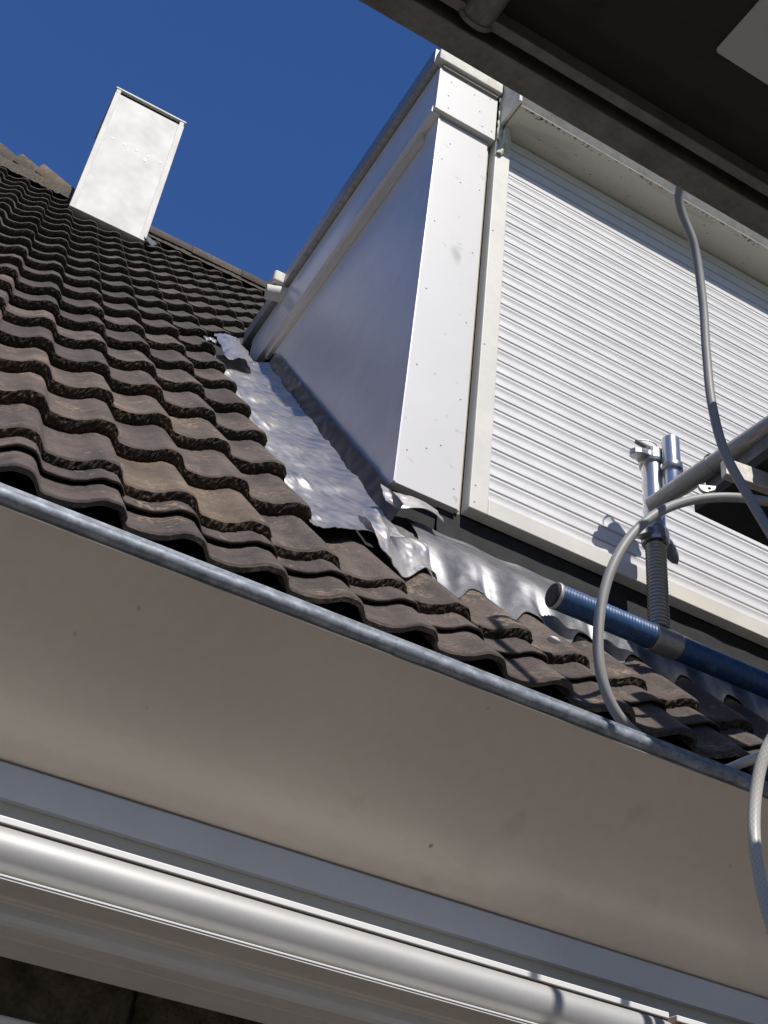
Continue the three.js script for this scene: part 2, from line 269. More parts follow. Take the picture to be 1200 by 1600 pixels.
{
  const full = [], half = [], eave = [], upper = [];
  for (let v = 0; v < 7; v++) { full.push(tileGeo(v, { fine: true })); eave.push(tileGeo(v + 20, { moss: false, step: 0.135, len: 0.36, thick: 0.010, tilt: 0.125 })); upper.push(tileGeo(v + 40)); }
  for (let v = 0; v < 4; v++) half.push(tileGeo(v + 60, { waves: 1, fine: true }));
  const basis = new THREE.Matrix4();
  function lay(geo, x, s, mat, h = 0) {
    const m = part(roof, 'roof_tile', geo, mat), e = 0.02, up = roofAt(x, s + e).sub(roofAt(x, s - e)).normalize(), X = new THREE.Vector3(1, 0, 0), N = new THREE.Vector3().crossVectors(X, up);
    m.quaternion.setFromRotationMatrix(basis.makeBasis(X, up, N)).multiply(new THREE.Quaternion().setFromEuler(new THREE.Euler(rr(-0.006, 0.006), rr(-0.006, 0.006), rr(-0.006, 0.006))));
    m.position.copy(roofAt(x + rr(-0.0015, 0.0015), s + rr(-0.004, 0.004), h + rr(-0.0015, 0.0015)));
  }
  const pick = (row) => { // lower courses carry more lichen
    const r = rnd();
    if (row < 0) return tileMats[r < 0.35 ? 1 : r < 0.8 ? 2 : 3];
    if (row < 3) return tileMats[r < 0.30 ? 1 : r < 0.65 ? 2 : 3];
    if (row < 6) return tileMats[r < 0.35 ? 0 : r < 0.72 ? 1 : 2];
    return tileMats[r < 0.5 ? 0 : r < 0.85 ? 5 : 1];
  };
  for (let row = -1; row <= 18; row++) for (let k = -5; k <= 8; k++) {
    const x = X0 + 0.3 * k, s = row === -1 ? -0.215 : row === 0 ? 0.018 : row * GAUGE;
    if (row >= 1 && row <= 8 && x > 0.5) {
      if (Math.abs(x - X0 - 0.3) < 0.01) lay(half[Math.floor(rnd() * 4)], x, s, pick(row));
      continue;
    }
    const mat = row === 0 && Math.abs(x - X0) < 0.01 ? tileMats[4] : pick(row);
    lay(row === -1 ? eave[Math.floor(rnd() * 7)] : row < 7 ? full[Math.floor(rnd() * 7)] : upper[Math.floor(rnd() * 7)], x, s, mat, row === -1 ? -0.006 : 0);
  }
  // second wave of the cut tiles above the dormer's side flashing
  part(roof, 'underlay', slabGrid(2, 24, (u, v) => roofAt(-1.6 + 4.7 * u, -0.16 + (SRIDGE + 0.14) * v, -0.075), 0.02, 4.7, 6.7), M.black);
  part(roof, 'back_slope', slabGrid(2, 2, (u, v) => { const p = roofAt(-1.6 + 4.7 * u, SRIDGE, -0.05); return new THREE.Vector3(p.x, p.y - 4 * v, p.z - 3.4 * v); }, 0.03), M.black);
  // ridge: long caps right of the chimney
  const ridge = roofAt(0, SRIDGE);
  const capGeo = (L, r0, r1, sq) => { const g = slabGrid(14, 6, (u, v) => { const a = Math.PI * (u * 1.16 - 0.08), r = r0 + (r1 - r0) * v; return new THREE.Vector3(v * L, Math.sin(a) * r * sq, -Math.cos(a) * r + 0 * v); }, 0.014, L, 0.3); const n = g.attributes.position.count; g.setAttribute('color', new THREE.BufferAttribute(new Float32Array(n * 3).fill(1), 3)); return g; };
  const longCap = capGeo(0.44, 0.118, 0.104, 0.86), shortCap = capGeo(0.27, 0.15, 0.125, 1.0);
  for (let i = 0; i < 7; i++) { const m = part(roof, 'ridge_cap', longCap, tileMats[[0, 1, 5][i % 3]]); m.position.set(0.62 + 0.375 * i - 0.02, ridge.y + 0.022, ridge.z - 0.085); m.rotation.z = 0.03 + rr(-0.01, 0.01); }
  for (let i = 0; i < 9; i++) { const m = part(roof, 'ridge_cap', shortCap, tileMats[[4, 3, 1, 2][i % 4]]); m.position.set(-0.14 - 0.15 * i, ridge.y + 0.028 + rr(-0.005, 0.005), ridge.z - 0.06); m.rotation.z = -0.26 + rr(-0.03, 0.03); m.rotation.y = rr(-0.03, 0.03); }
  part(roof, 'mortar_bed', grid(90, 8, (u, v) => { const p = roofAt(-1.3 + 1.42 * u, SRIDGE - 0.20 + 0.20 * v, 0.004 + 0.055 * Math.sin(v * 1.5) + 0.020 * fbm(u * 34, v * 4, 2)); p.y += 0.012 * noise(u * 60, v * 9, 5); return p; }, 1.4, 0.2), M.mortar);
  part(roof, 'mortar_bed', grid(90, 3, (u, v) => roofAt(0.6 + 2.4 * u, SRIDGE - 0.05 + 0.06 * v, -0.004 + 0.02 * v + 0.010 * fbm(u * 60, v * 4, 6)), 2.4, 0.1), M.mortar);
}
settle(roof);

// ------------------------------------------------------------------ chimney
{
  const c = thing('chimney', 'tall chimney clad in bright silver metal sheet rising beside the ridge', 'chimney');
  const x0 = 0.1155, x1 = 0.596, d = 5.25, y0 = 5.712, y1 = 6.895;
  const body = part(c, 'cladding', bx(x0, x1, y0, y1, d, d + 0.46, 0.004), M.chimney);
  for (const [a, b] of [[x0 - 0.004, x0 + 0.030], [x1 - 0.034, x1 + 0.004]]) part(c, 'corner_trim', bx(a, b, y0 - 0.004, y1 + 0.0, d - 0.004, d + 0.03, 0.002), M.chimney);
  part(c, 'top_slot', bx(x0 + 0.02, x1 - 0.01, y1, y1 + 0.035, d + 0.012, d + 0.44, 0.002), M.black);
  part(c, 'cap', bx(x0 - 0.010, x1 + 0.010, y1 + 0.035, y1 + 0.052, d - 0.008, d + 0.47, 0.004), M.chimney);
  for (const x of [x0, x1 - 0.03]) part(c, 'cap_post', bx(x - 0.002, x + 0.028, y1, y1 + 0.035, d - 0.004, d + 0.02, 0.002), M.chimney);
  for (let i = 0; i < 5; i++) part(body, 'rivet', new THREE.CylinderGeometry(0.006, 0.006, 0.004, 10).rotateX(Math.PI / 2).translate(x0 + 0.085 + 0.082 * i, 6.455 + H - 0.001 * i, -d + 0.001), M.alu);
  part(body, 'rivet', new THREE.CylinderGeometry(0.005, 0.005, 0.004, 10).scale(1, 1, 2.2).rotateX(Math.PI / 2).translate(x0 + 0.318, 6.40 + H, -d + 0.001), M.alu);
  part(c, 'base_skirt', sweepX([[d + 0.09, y0 + 0.02], [d + 0.092, y0 - 0.11], [d + 0.24, y0 + 0.10], [d + 0.24, y0 + 0.2]], x0 - 0.01, x1 + 0.03), M.black);
  part(c, 'base_flashing', slabGrid(8, 6, (u, v) => { const p = roofAt(0.585 + 0.11 * u * (0.5 + 0.5 * v), 5.60 + 0.34 * v - 0.10 * u, 0.012 + 0.025 * (1 - u) + 0.005 * noise(u * 5, v * 5)); return p; }, 0.002, 0.1, 0.3), M.leadDull);
  settle(c);
}

// ------------------------------------------------------------------ dormer
const DF = 2.08;                                           // depth of the front panels
{
  const D = thing('dormer', 'white clad flat roofed dormer with a closed roller shutter', 'dormer');
  const cx = 0.981, XR = 3.25;
  // side wall: follows the roof slope
  const sideGeo = (x, t) => { const pts = [[2.16, 1.866], [2.16, 3.392], [3.46, 3.392], [1.762 + (3.30 - 1.28) / 1.252, 3.30], ]; const sh = new THREE.Shape([new THREE.Vector2(-2.155, 1.866 + H), new THREE.Vector2(-2.155, 3.40 + H), new THREE.Vector2(-3.40, 3.40 + H), new THREE.Vector2(-3.325, 3.355 + H)]); return boxUV(new THREE.ExtrudeGeometry(sh, { depth: t, bevelEnabled: false }).rotateY(-Math.PI / 2).translate(x + t, 0, 0)); };
  const cheek = sideGeo(cx, 0.02);
  // after the turn the shape's x runs along z
  part(D, 'side_wall', cheek, M.cheek);
  part(D, 'side_wall', sideGeo(XR - 0.02, 0.02), M.cheek);
  // front corner panel with its edge fold and rivets
  const cp = part(D, 'corner_panel', bx(cx, 1.165, 1.870, 3.386, DF, 2.16, 0.0015), M.white);
  part(D, 'corner_edge', bx(cx - 0.003, cx + 0.0035, 1.872, 3.384, DF - 0.002, 2.162, 0.001), M.cheek);
  const rivet = new THREE.CylinderGeometry(0.0020, 0.0028, 0.0014, 10).rotateX(Math.PI / 2);
  const riv = (x, y, d, parent) => { const m = part(parent, 'rivet', rivet, M.white); m.position.set(x, y + H, -d + 0.001); };
  for (let i = 0; i < 5; i++) { riv(cx + 0.026 + rr(-0.003, 0.003), 1.98 + 0.30 * i + rr(-0.01, 0.01), DF, cp); riv(1.146 + rr(-0.003, 0.003), 1.93 + 0.30 * i + rr(-0.01, 0.01), DF, cp); }
  for (const [x, y] of [[1.06, 2.02], [1.03, 3.28], [1.08, 3.12], [1.10, 2.05]]) riv(x, y, DF, cp);
  // upper fascia block
  const up = part(D, 'fascia_panel', bx(0.962, 1.180, 3.393, 3.618, 2.061, 2.13, 0.0015), M.white);
  for (const [x, y] of [[1.0, 3.57], [1.09, 3.575], [0.995, 3.49], [1.115, 3.50], [1.0, 3.425], [1.13, 3.43], [1.15, 3.60], [1.165, 3.43]]) riv(x, y, 2.061, up);
  part(D, 'fascia_trim', bx(0.953, 0.963, 3.392, 3.62, 2.060, 2.075, 0.001), M.white);
  // side fascia: flat band, folded lip, underside
  const prof2 = [[0.957, 3.640], [0.957, 3.452], [0.949, 3.400], [0.949, 3.386], [0.979, 3.386], [0.979, 3.640]];
  const sweepZ = (pr, d0, d1) => { const sh = new THREE.Shape(pr.map(([x, y]) => new THREE.Vector2(x, y + H))); return boxUV(new THREE.ExtrudeGeometry(sh, { depth: d1 - d0, bevelEnabled: false }).translate(0, 0, -d1)); };
  part(D, 'side_fascia', sweepZ(prof2, 2.076, 3.58), M.cheek);
  part(D, 'fascia_seal', bx(0.962, 0.9805, 3.640, 3.652, 2.07, 3.62, 0), M.seal);
  part(D, 'side_fascia_lower', bx(0.966, 0.9805, 3.352, 3.3855, 2.165, 3.37, 0.001), M.cream);
  // roof edge caps and roof sheet
  part(D, 'edge_cap', bx(0.938, 1.185, 3.634, 3.692, 2.040, 2.075, 0.004), M.dirtyWhite);
  part(D, 'edge_cap', bx(0.935, 0.975, 3.652, 3.735, 2.0755, 3.66, 0.003), M.galv);
  part(D, 'edge_cap_seal', bx(0.960, 1.175, 3.6185, 3.6335, 2.052, 2.10, 0), M.seal);
  part(D, 'roof_sheet', bx(0.976, XR + 0.03, 3.655, 3.715, 2.08, 3.68, 0.002), M.galvDark);
  // eave box above the shutter
  const mould = tex(512, 1, (u, v) => { // v across the soffit (0 outside), u along it
    const sp = smooth(0.10, 0.34, fbm(u * 190, v * 13, 3, 3) + 0.46 * Math.exp(-Math.pow((v - 0.05) / 0.07, 2)) * (0.2 + 1.0 * Math.max(0, fbm(u * 9, 2, 1, 2) + 0.35)) - 0.20);
    const st = smooth(0.18, 0.4, fbm(u * 5, v * 3, 8, 3)) * 0.25;
    const b = [0.80, 0.785, 0.745], m = [0.21, 0.20, 0.16], s = [0.62, 0.57, 0.49]; return b.map((c, k) => { c += (s[k] - c) * st; return c + (m[k] - c) * sp * 0.85; });
  });
  const mouldMat = P({ map: mould, roughness: 0.55 });
  part(D, 'eave_soffit', slabGrid(2, 2, (u, v) => V(1.205 + 2.0 * u, 3.470, 1.950 + 0.13 * v), -0.012, 1, 1), mouldMat);
  part(D, 'eave_fascia', bx(1.203, XR, 3.6205, 3.70, 1.902, 1.9495, 0.002), M.dirtyWhite);
  part(D, 'eave_drip_edge', sweepX([[1.9495, 3.473], [1.900, 3.5455], [1.900, 3.62], [1.9350, 3.62]], 1.2035, XR), M.dirtyWhite);
  part(D, 'eave_top', bx(1.186, XR, 3.7005, 3.716, 1.93, 2.079, 0.002), M.galvDark);
  part(D, 'eave_end', bx(1.190, 1.2025, 3.475, 3.70, 1.94, 2.058, 0.003), M.dirtyWhite);
  part(D, 'sealing_strip', slabGrid(10, 40, (u, v) => { const y = 3.625 - 0.30 * v; return V(1.184 + 0.020 * u + 0.004 * noise(v * 14, u * 2) + (v > 0.72 ? 0.012 * Math.sin((v - 0.72) * 11) : 0), y, 2.050 + 0.012 * Math.abs(u - 0.5) + 0.006 * noise(v * 11, u * 4, 3)); }, 0.003, 0.02, 0.3), M.sealant);
  part(D, 'sealing_lump', (() => { const g = new THREE.SphereGeometry(1, 18, 14); const p = g.attributes.position; for (let i = 0; i < p.count; i++) { const k = 1 + 0.35 * noise(p.getX(i) * 2, p.getY(i) * 2, p.getZ(i) * 2); p.setXYZ(i, p.getX(i) * 0.014 * k, p.getY(i) * 0.055 * k, p.getZ(i) * 0.014 * k); } g.computeVertexNormals(); return g.translate(1.212, 3.415 + H, -2.046); })(), M.sealant);
  // joint between corner panel and shutter rail
  part(D, 'joint_strip', bx(1.1655, 1.1840, 1.874, 3.47, 2.102, 2.12, 0), M.seal);
  part(D, 'joint_bead', bx(1.1655, 1.1735, 1.874, 3.47, 2.088, 2.1015, 0.002), M.cream);
  part(D, 'guide_rail', bx(1.1845, 1.2405, 1.8765, 3.4695, 2.060, 2.10, 0.003), M.cream);
  part(D, 'guide_rail', bx(3.02, 3.08, 1.8765, 3.4695, 2.060, 2.10, 0.003), M.cream);
  part(D, 'corner_panel', bx(3.085, XR, 1.870, 3.4695, DF, 2.16, 0.0015), M.white);
  for (const [x, y] of [[1.199, 1.90], [1.199, 1.953], [1.195, 2.46], [1.196, 2.95]]) riv(x, y, 2.060, D);
  part(D, 'sill', bx(1.2405, 3.0195, 1.8765, 1.928, 2.060, 2.10, 0.003), M.cream);
  part(D, 'backing_wall', bx(0.99, XR - 0.03, 1.80, 3.655, 2.165, 2.20, 0), M.black);
  part(D, 'shutter_slot', bx(1.2405, 3.02, 3.432, 3.4695, 2.105, 2.16, 0), M.black);
  // roller shutter: one slat after another
  const slatGeo = (() => {
    const pr = []; const n = 9, h = 0.0428;
    pr.push([0.014, 0.0]); for (let i = 0; i <= n; i++) { const t = i / n; pr.push([0.0006 + 0.0040 * Math.pow(Math.sin(Math.PI * Math.pow(t, 1.5)), 1.0), 0.0006 + (h - 0.0006) * t]); } pr.push([0.014, h + 0.0002]);
    return grid(1, pr.length - 1, (u, v) => { const k = Math.round(v * (pr.length - 1)); return new THREE.Vector3((u - 0.5) * 1.786, pr[k][1], -pr[k][0]); }, 1.786, 0.05);
  })();
  const slatGeos = [0, 1, 2, 3].map((i) => { const g = slatGeo.clone(), uv = g.attributes.uv; for (let k = 0; k < uv.count; k++) uv.setXY(k, uv.getX(k) + i * 0.31, uv.getY(k) + i * 0.19); return g; });
  for (let i = 0; i < 33; i++) { const m = part(D, 'shutter_slat', slatGeos[i % 4], M.slat); m.position.set(2.13, 1.9285 + 0.04665 * i + H, -2.0755 + rr(-0.0004, 0.0004)); }
  part(D, 'shutter_back', bx(1.2405, 3.02, 1.9285, 3.431, 2.091, 2.10, 0), M.seal);
  // dark membrane below the sill
  part(D, 'membrane', slabGrid(60, 6, (u, v) => V(1.118 + 2.12 * u, 1.8745 - 0.125 * v, 2.104 + 0.004 * noise(u * 24, v * 3) - 0.012 * v), 0.003, 2.1, 0.1), M.black);
  part(D, 'base_board', bx(0.99, 1.17, 1.74, 1.8695, 2.108, 2.155, 0), M.black);
  // small outlet on the side of the roof edge
  const o = part(D, 'outlet_pipe', rod(V(0.972, 3.63, 3.27), V(0.885, 3.618, 3.29), 0.034, 20, 0.031), M.dirtyWhite);
  part(o, 'outlet_cover', bx(0.890, 0.955, 3.650, 3.715, 3.24, 3.31, 0.012), M.dirtyWhite);
  settle(D);
}

// ------------------------------------------------------------------ flashings
const tileTop = (x, s) => prof((x - X0) / WAVE) * DEPTH - s * 0.098;   // height of the second course's upper face
{
  const sf = thing('side_flashing', 'crumpled silver metal flashing strip along the foot of the dormer side wall', 'flashing');
  part(sf, 'flashing_sheet', slabGrid(44, 300, (u, v) => {
    const s = 0.300 + 0.03 * Math.sin(u * 3) + 2.13 * v, x = 0.752 + 0.206 * u + 0.006 * noise(v * 20, 3);
    const ph = s / GAUGE - Math.floor(s / GAUGE), wave = 0.010 * Math.sin(ph * Math.PI * 2 + 0.6 * Math.sin(u * 3));
    const lip = v < 0.02 ? 0.012 * (1 - v / 0.02) : 0;
    const dent = 0.016 * fbm(u * 2.4 + 5, s * 8, 4, 2) + 0.020 * Math.abs(fbm(u * 2.6, s * 13 + u * 5, 9, 2)) + 0.0016 * noise(u * 7, s * 60 + u * 9, 2);
    return roofAt(x, s, -0.034 + 0.052 * u * u + wave * (1 - u * 0.7) + dent * (1 - 0.45 * u) + lip * 0.6);
  }, 0.0015, 0.22, 2.1), M.lead);
  part(sf, 'upstand', slabGrid(5, 160, (u, v) => { const s = 0.44 + 2.0 * v; return roofAt(0.9575 + 0.010 * u + 0.0035 * noise(v * 34, u * 2, 7), s, 0.010 + 0.060 * u + 0.003 * noise(v * 22, u * 3, 9)); }, 0.0012, 0.08, 2.0), M.foil);
  part(sf, 'end_patch', slabGrid(16, 24, (u, v) => { const s = 2.10 + 0.16 * u + 0.56 * v, x = 0.750 + 0.130 * u + 0.01 * v; return roofAt(x + 0.012 * noise(v * 5, u * 3, 2), s, 0.014 + 0.016 * fbm(u * 5, v * 9, 6, 3) + 0.012 * Math.sin(u * 3)); }, 0.0015, 0.14, 0.5), M.lead);
  part(sf, 'end_tab', slabGrid(8, 8, (u, v) => roofAt(0.692 + 0.05 * u, 2.37 + 0.07 * v + 0.04 * u, 0.014 + 0.02 * fbm(u * 3, v * 3, 1, 2)), 0.0015, 0.06, 0.1), M.lead);
  settle(sf);

  const af = thing('front_flashing', 'grey metal apron flashing with wavy hem below the roller shutter sill', 'flashing');
  const hem = (x) => { const t = (x - X0) / WAVE - Math.floor((x - X0) / WAVE); return 0.262 + 0.042 * Math.cos((t - 0.78) * Math.PI * 2) + 0.02 * noise(x * 7, 1); };
  const apron = (x, v) => { // v 0 at the hem, 1 at the upper lip under the sill
    const s0 = hem(x), s1 = 0.520, s = s0 + (s1 - s0) * v, t = smooth(0.0, 0.75, v);
    const low = tileTop(x, s) + 0.008 + 0.003 * noise(x * 24, v * 3, 2), high = 0.020 + 0.006 * noise(x * 6, v * 2, 5);
    return roofAt(x, s, low + (high - low) * t + 0.004 * fbm(x * 9, v * 2, 3, 2));
  };
  part(af, 'apron_sheet', slabGrid(240, 18, (u, v) => apron(1.035 + 2.1 * u, v), 0.0015, 2.1, 0.35), M.leadDull);
  part(af, 'apron_lip', slabGrid(140, 4, (u, v) => { const p = apron(1.05 + 2.08 * u, 1); p.y += 0.018 * v + 0.004 * noise(u * 24, v, 4); p.z -= 0.010 * v + 0.004 * noise(u * 20, v, 2); return p; }, 0.0015, 2.0, 0.04), M.leadDull);
  settle(af);

  const cf = thing('corner_flashing', 'shiny dented metal corner piece below the white corner panel of the dormer', 'flashing');
  part(cf, 'dressed_corner', slabGrid(48, 48, (u, v) => {
    const x = 0.890 + 0.160 * u, s0 = 0.165 + 0.085 * smooth(0.25, 0.8, u), s = s0 + (0.470 - s0) * v;
    const low = tileTop(x, s) + 0.014, high = 0.012 - 0.004 * u, t = smooth(0.0, 0.7, v);
    const roll = 0.014 * Math.exp(-Math.pow((u - 0.12 - 0.1 * v) / 0.14, 2));
    return roofAt(x, s, low + (high - low) * t + roll + 0.010 * fbm(u * 2.6 + 1, v * 3, 8, 2) + 0.004 * Math.abs(noise(u * 6, v * 7, 3)));
  }, 0.0018, 0.17, 0.4), M.lead);
  part(cf, 'front_patch', slabGrid(36, 18, (u, v) => V(0.942 + 0.160 * u, 1.838 - 0.066 * v - 0.010 * Math.sin(u * 5 + 1) * v - 0.006 * Math.sin(u * 7), 2.074 - 0.040 * v + 0.012 * fbm(u * 3, v * 2, 3, 2)), 0.0018, 0.15, 0.06), M.lead);
  settle(cf);
}

// ------------------------------------------------------------------ gutter and boxed eave
{
  const XL = -1.7, XR = 3.3;
  const g = thing('rain_gutter', 'weathered zinc rain gutter with rolled front bead below the lowest tiles', 'gutter');
  const bead = []; for (let i = 0; i <= 160; i++) bead.push(V(XL + (XR - XL) * i / 160, 0.9705 + 0.0015 * noise(i * 0.35, 2), 1.425 + 0.0015 * noise(i * 0.3, 5)));
  part(g, 'front_bead', (() => { const t = new THREE.TubeGeometry(new THREE.CatmullRomCurve3(bead), 240, 0.0125, 18, false); const uv = t.attributes.uv; for (let i = 0; i < uv.count; i++) uv.setXY(i, uv.getX(i) * 5, uv.getY(i) * 0.08); return t; })(), M.zinc);
  part(g, 'front_hem', bx(XL, XR, 0.979, 0.9925, 1.427, 1.4305, 0.001), M.zinc);
  part(g, 'trough', sweepX([[1.431, 0.985], [1.436, 0.972], [1.60, 0.955], [1.606, 1.03], [1.610, 1.03], [1.604, 0.950], [1.434, 0.967], [1.4275, 0.980]], XL, XR), M.zinc);
  const j = px(636, 1008, 1.425);
  part(g, 'joint_sleeve', turned([[0.0128, -0.024], [0.0142, -0.022], [0.0146, 0], [0.0140, 0.02], [0.0128, 0.024]], new THREE.Vector3(j.x, 0.9705 + H, -1.425), new THREE.Vector3(j.x + 1, 0.9705 + H, -1.425), 20), M.zinc);
  settle(g);
  const pr = []; const key = [[1.427, 0.9597], [1.50, 0.906], [1.58, 0.847], [1.64, 0.802], [1.68, 0.775], [1.712, 0.757], [1.745, 0.747], [1.79, 0.744], [1.84, 0.744]];
  const cv = new THREE.CatmullRomCurve3(key.map(([d, y]) => new THREE.Vector3(d, y, 0))); for (let i = 0; i <= 40; i++) { const p = cv.getPoint(i / 40); pr.push([p.x, p.y]); }
  const sg = slabGrid(60, 40, (u, v) => { const [d, y] = pr[Math.round(v * 40)]; const x = XL + (XR - XL) * u; return V(x, y + 0.0016 * fbm(x * 2.2, v * 3, 1, 3), d); }, 0.008, XR - XL, 0.55);
  solo('eave_soffit', sg, M.soffit, 'smooth taupe painted eave lining between the gutter bead and the awning case', 'soffit');
}

// ------------------------------------------------------------------ awning case
{
  const XL = -1.6, XR = 3.2;
  const a = thing('awning', 'retracted awning in a white and silver case under the eave', 'awning');
  part(a, 'case_cover', sweepX([[1.722, 0.7400], [1.7195, 0.7370], [1.7195, 0.687], [1.74, 0.690], [1.90, 0.70], [1.90, 0.742]], XL, XR), M.cover);
  part(a, 'case_recess', sweepX([[1.742, 0.6895], [1.735, 0.652], [1.80, 0.652], [1.80, 0.6895]], XL, XR), M.darkPlastic);
  const gapX = px(1052, 1586, 1.60).x;
  part(a, 'top_rail', bx(XL, gapX - 0.008, 0.6062, 0.6165, 1.600, 1.735, 0.002), M.awningWhite);
  part(a, 'top_rail', bx(gapX + 0.008, XR, 0.6062, 0.6165, 1.600, 1.735, 0.002), M.awningWhite);
  part(a, 'rail_edge', bx(XL, XR, 0.6022, 0.6058, 1.604, 1.74, 0.0005), M.rust);
  const rl = []; for (let i = 0; i <= 48; i++) { const t = -0.3 + (Math.PI * 2) * i / 48; rl.push([1.560 + 0.0292 * Math.cos(t), 0.5556 + 0.0292 * Math.sin(t)]); }
  part(a, 'front_tube', sweepX(rl, XL, XR, false, false), M.awningTube);
  part(a, 'inner_roll', (() => { const q = []; for (let i = 0; i <= 30; i++) { const t = Math.PI * 2 * i / 30; q.push([1.66 + 0.036 * Math.cos(t), 0.563 + 0.030 * Math.sin(t)]); } return sweepX(q, XL, XR, false, false); })(), M.rubber);
  part(a, 'bottom_shell', sweepX([[1.530, 0.5150], [1.530, 0.5125], [1.588, 0.5122], [1.592, 0.5095], [1.5975, 0.5095], [1.5985, 0.5065], [1.5975, 0.494], [1.600, 0.4865], [1.606, 0.4822], [1.614, 0.4806], [1.640, 0.4800], [1.643, 0.4785], [1.650, 0.4785], [1.653, 0.4800], [1.731, 0.4800], [1.738, 0.484], [1.742, 0.500], [1.90, 0.5265], [1.90, 0.545], [1.55, 0.5185]], XL, XR), M.awningGrey);
  part(a, 'bottom_edge', bx(XL, XR, 0.5153, 0.5178, 1.5285, 1.54, 0.0005), M.awningWhite);
  part(a, 'back_plate', bx(XL, XR, 0.546, 0.7, 1.84, 1.90, 0.001), M.darkPlastic);
  settle(a);
}

// ------------------------------------------------------------------ stone wall and window head
{
  const w = thing('stone_wall', 'rough dark stone house wall below the awning case', 'wall');
  const heads = [-1.55, -1.27, -0.97, -0.67, -0.37, -0.06, 0.235, 0.455, 0.74, 0.80];
  let row = 0;
  for (const y of [0.405, 0.14]) {
    row++;
    for (let k = 0; k < 12; k++) {
      const x0 = -1.45 + 0.40 * k + (row % 2 ? 0.035 : 0.2) , x1 = x0 + 0.392, sd = k * 3 + row * 17;
      const g = slabGrid(22, 16, (u, v) => { const e = Math.min(u, 1 - u) * 0.39, f = Math.min(v, 1 - v) * 0.26, r = 0.022 * smooth(0, 0.025, Math.min(e, f)); return V(x0 + 0.392 * u + 0.004 * noise(v * 5, sd), y + 0.255 * v, 1.945 - r - 0.016 * fbm(u * 6 + sd, v * 5, 2, 4)); }, 0.05, 0.39, 0.25);
      const uv = g.attributes.uv; for (let i = 0; i < uv.count; i++) uv.setXY(i, uv.getX(i) + sd * 0.13, uv.getY(i) + sd * 0.07);
      part(w, 'stone', g, M.stone);
    }
  }
  part(w, 'wall_core', bx(-1.7, 3.4, -H + 0.002, 0.86, 1.955, 2.30, 0), M.mortar);
  settle(w);
  solo('window_frame', bx(-1.2, 1.1, 0.30, 0.438, 1.850, 1.925, 0.006), M.awningWhite, 'pale window frame head against the rough stone wall', 'window frame');
}

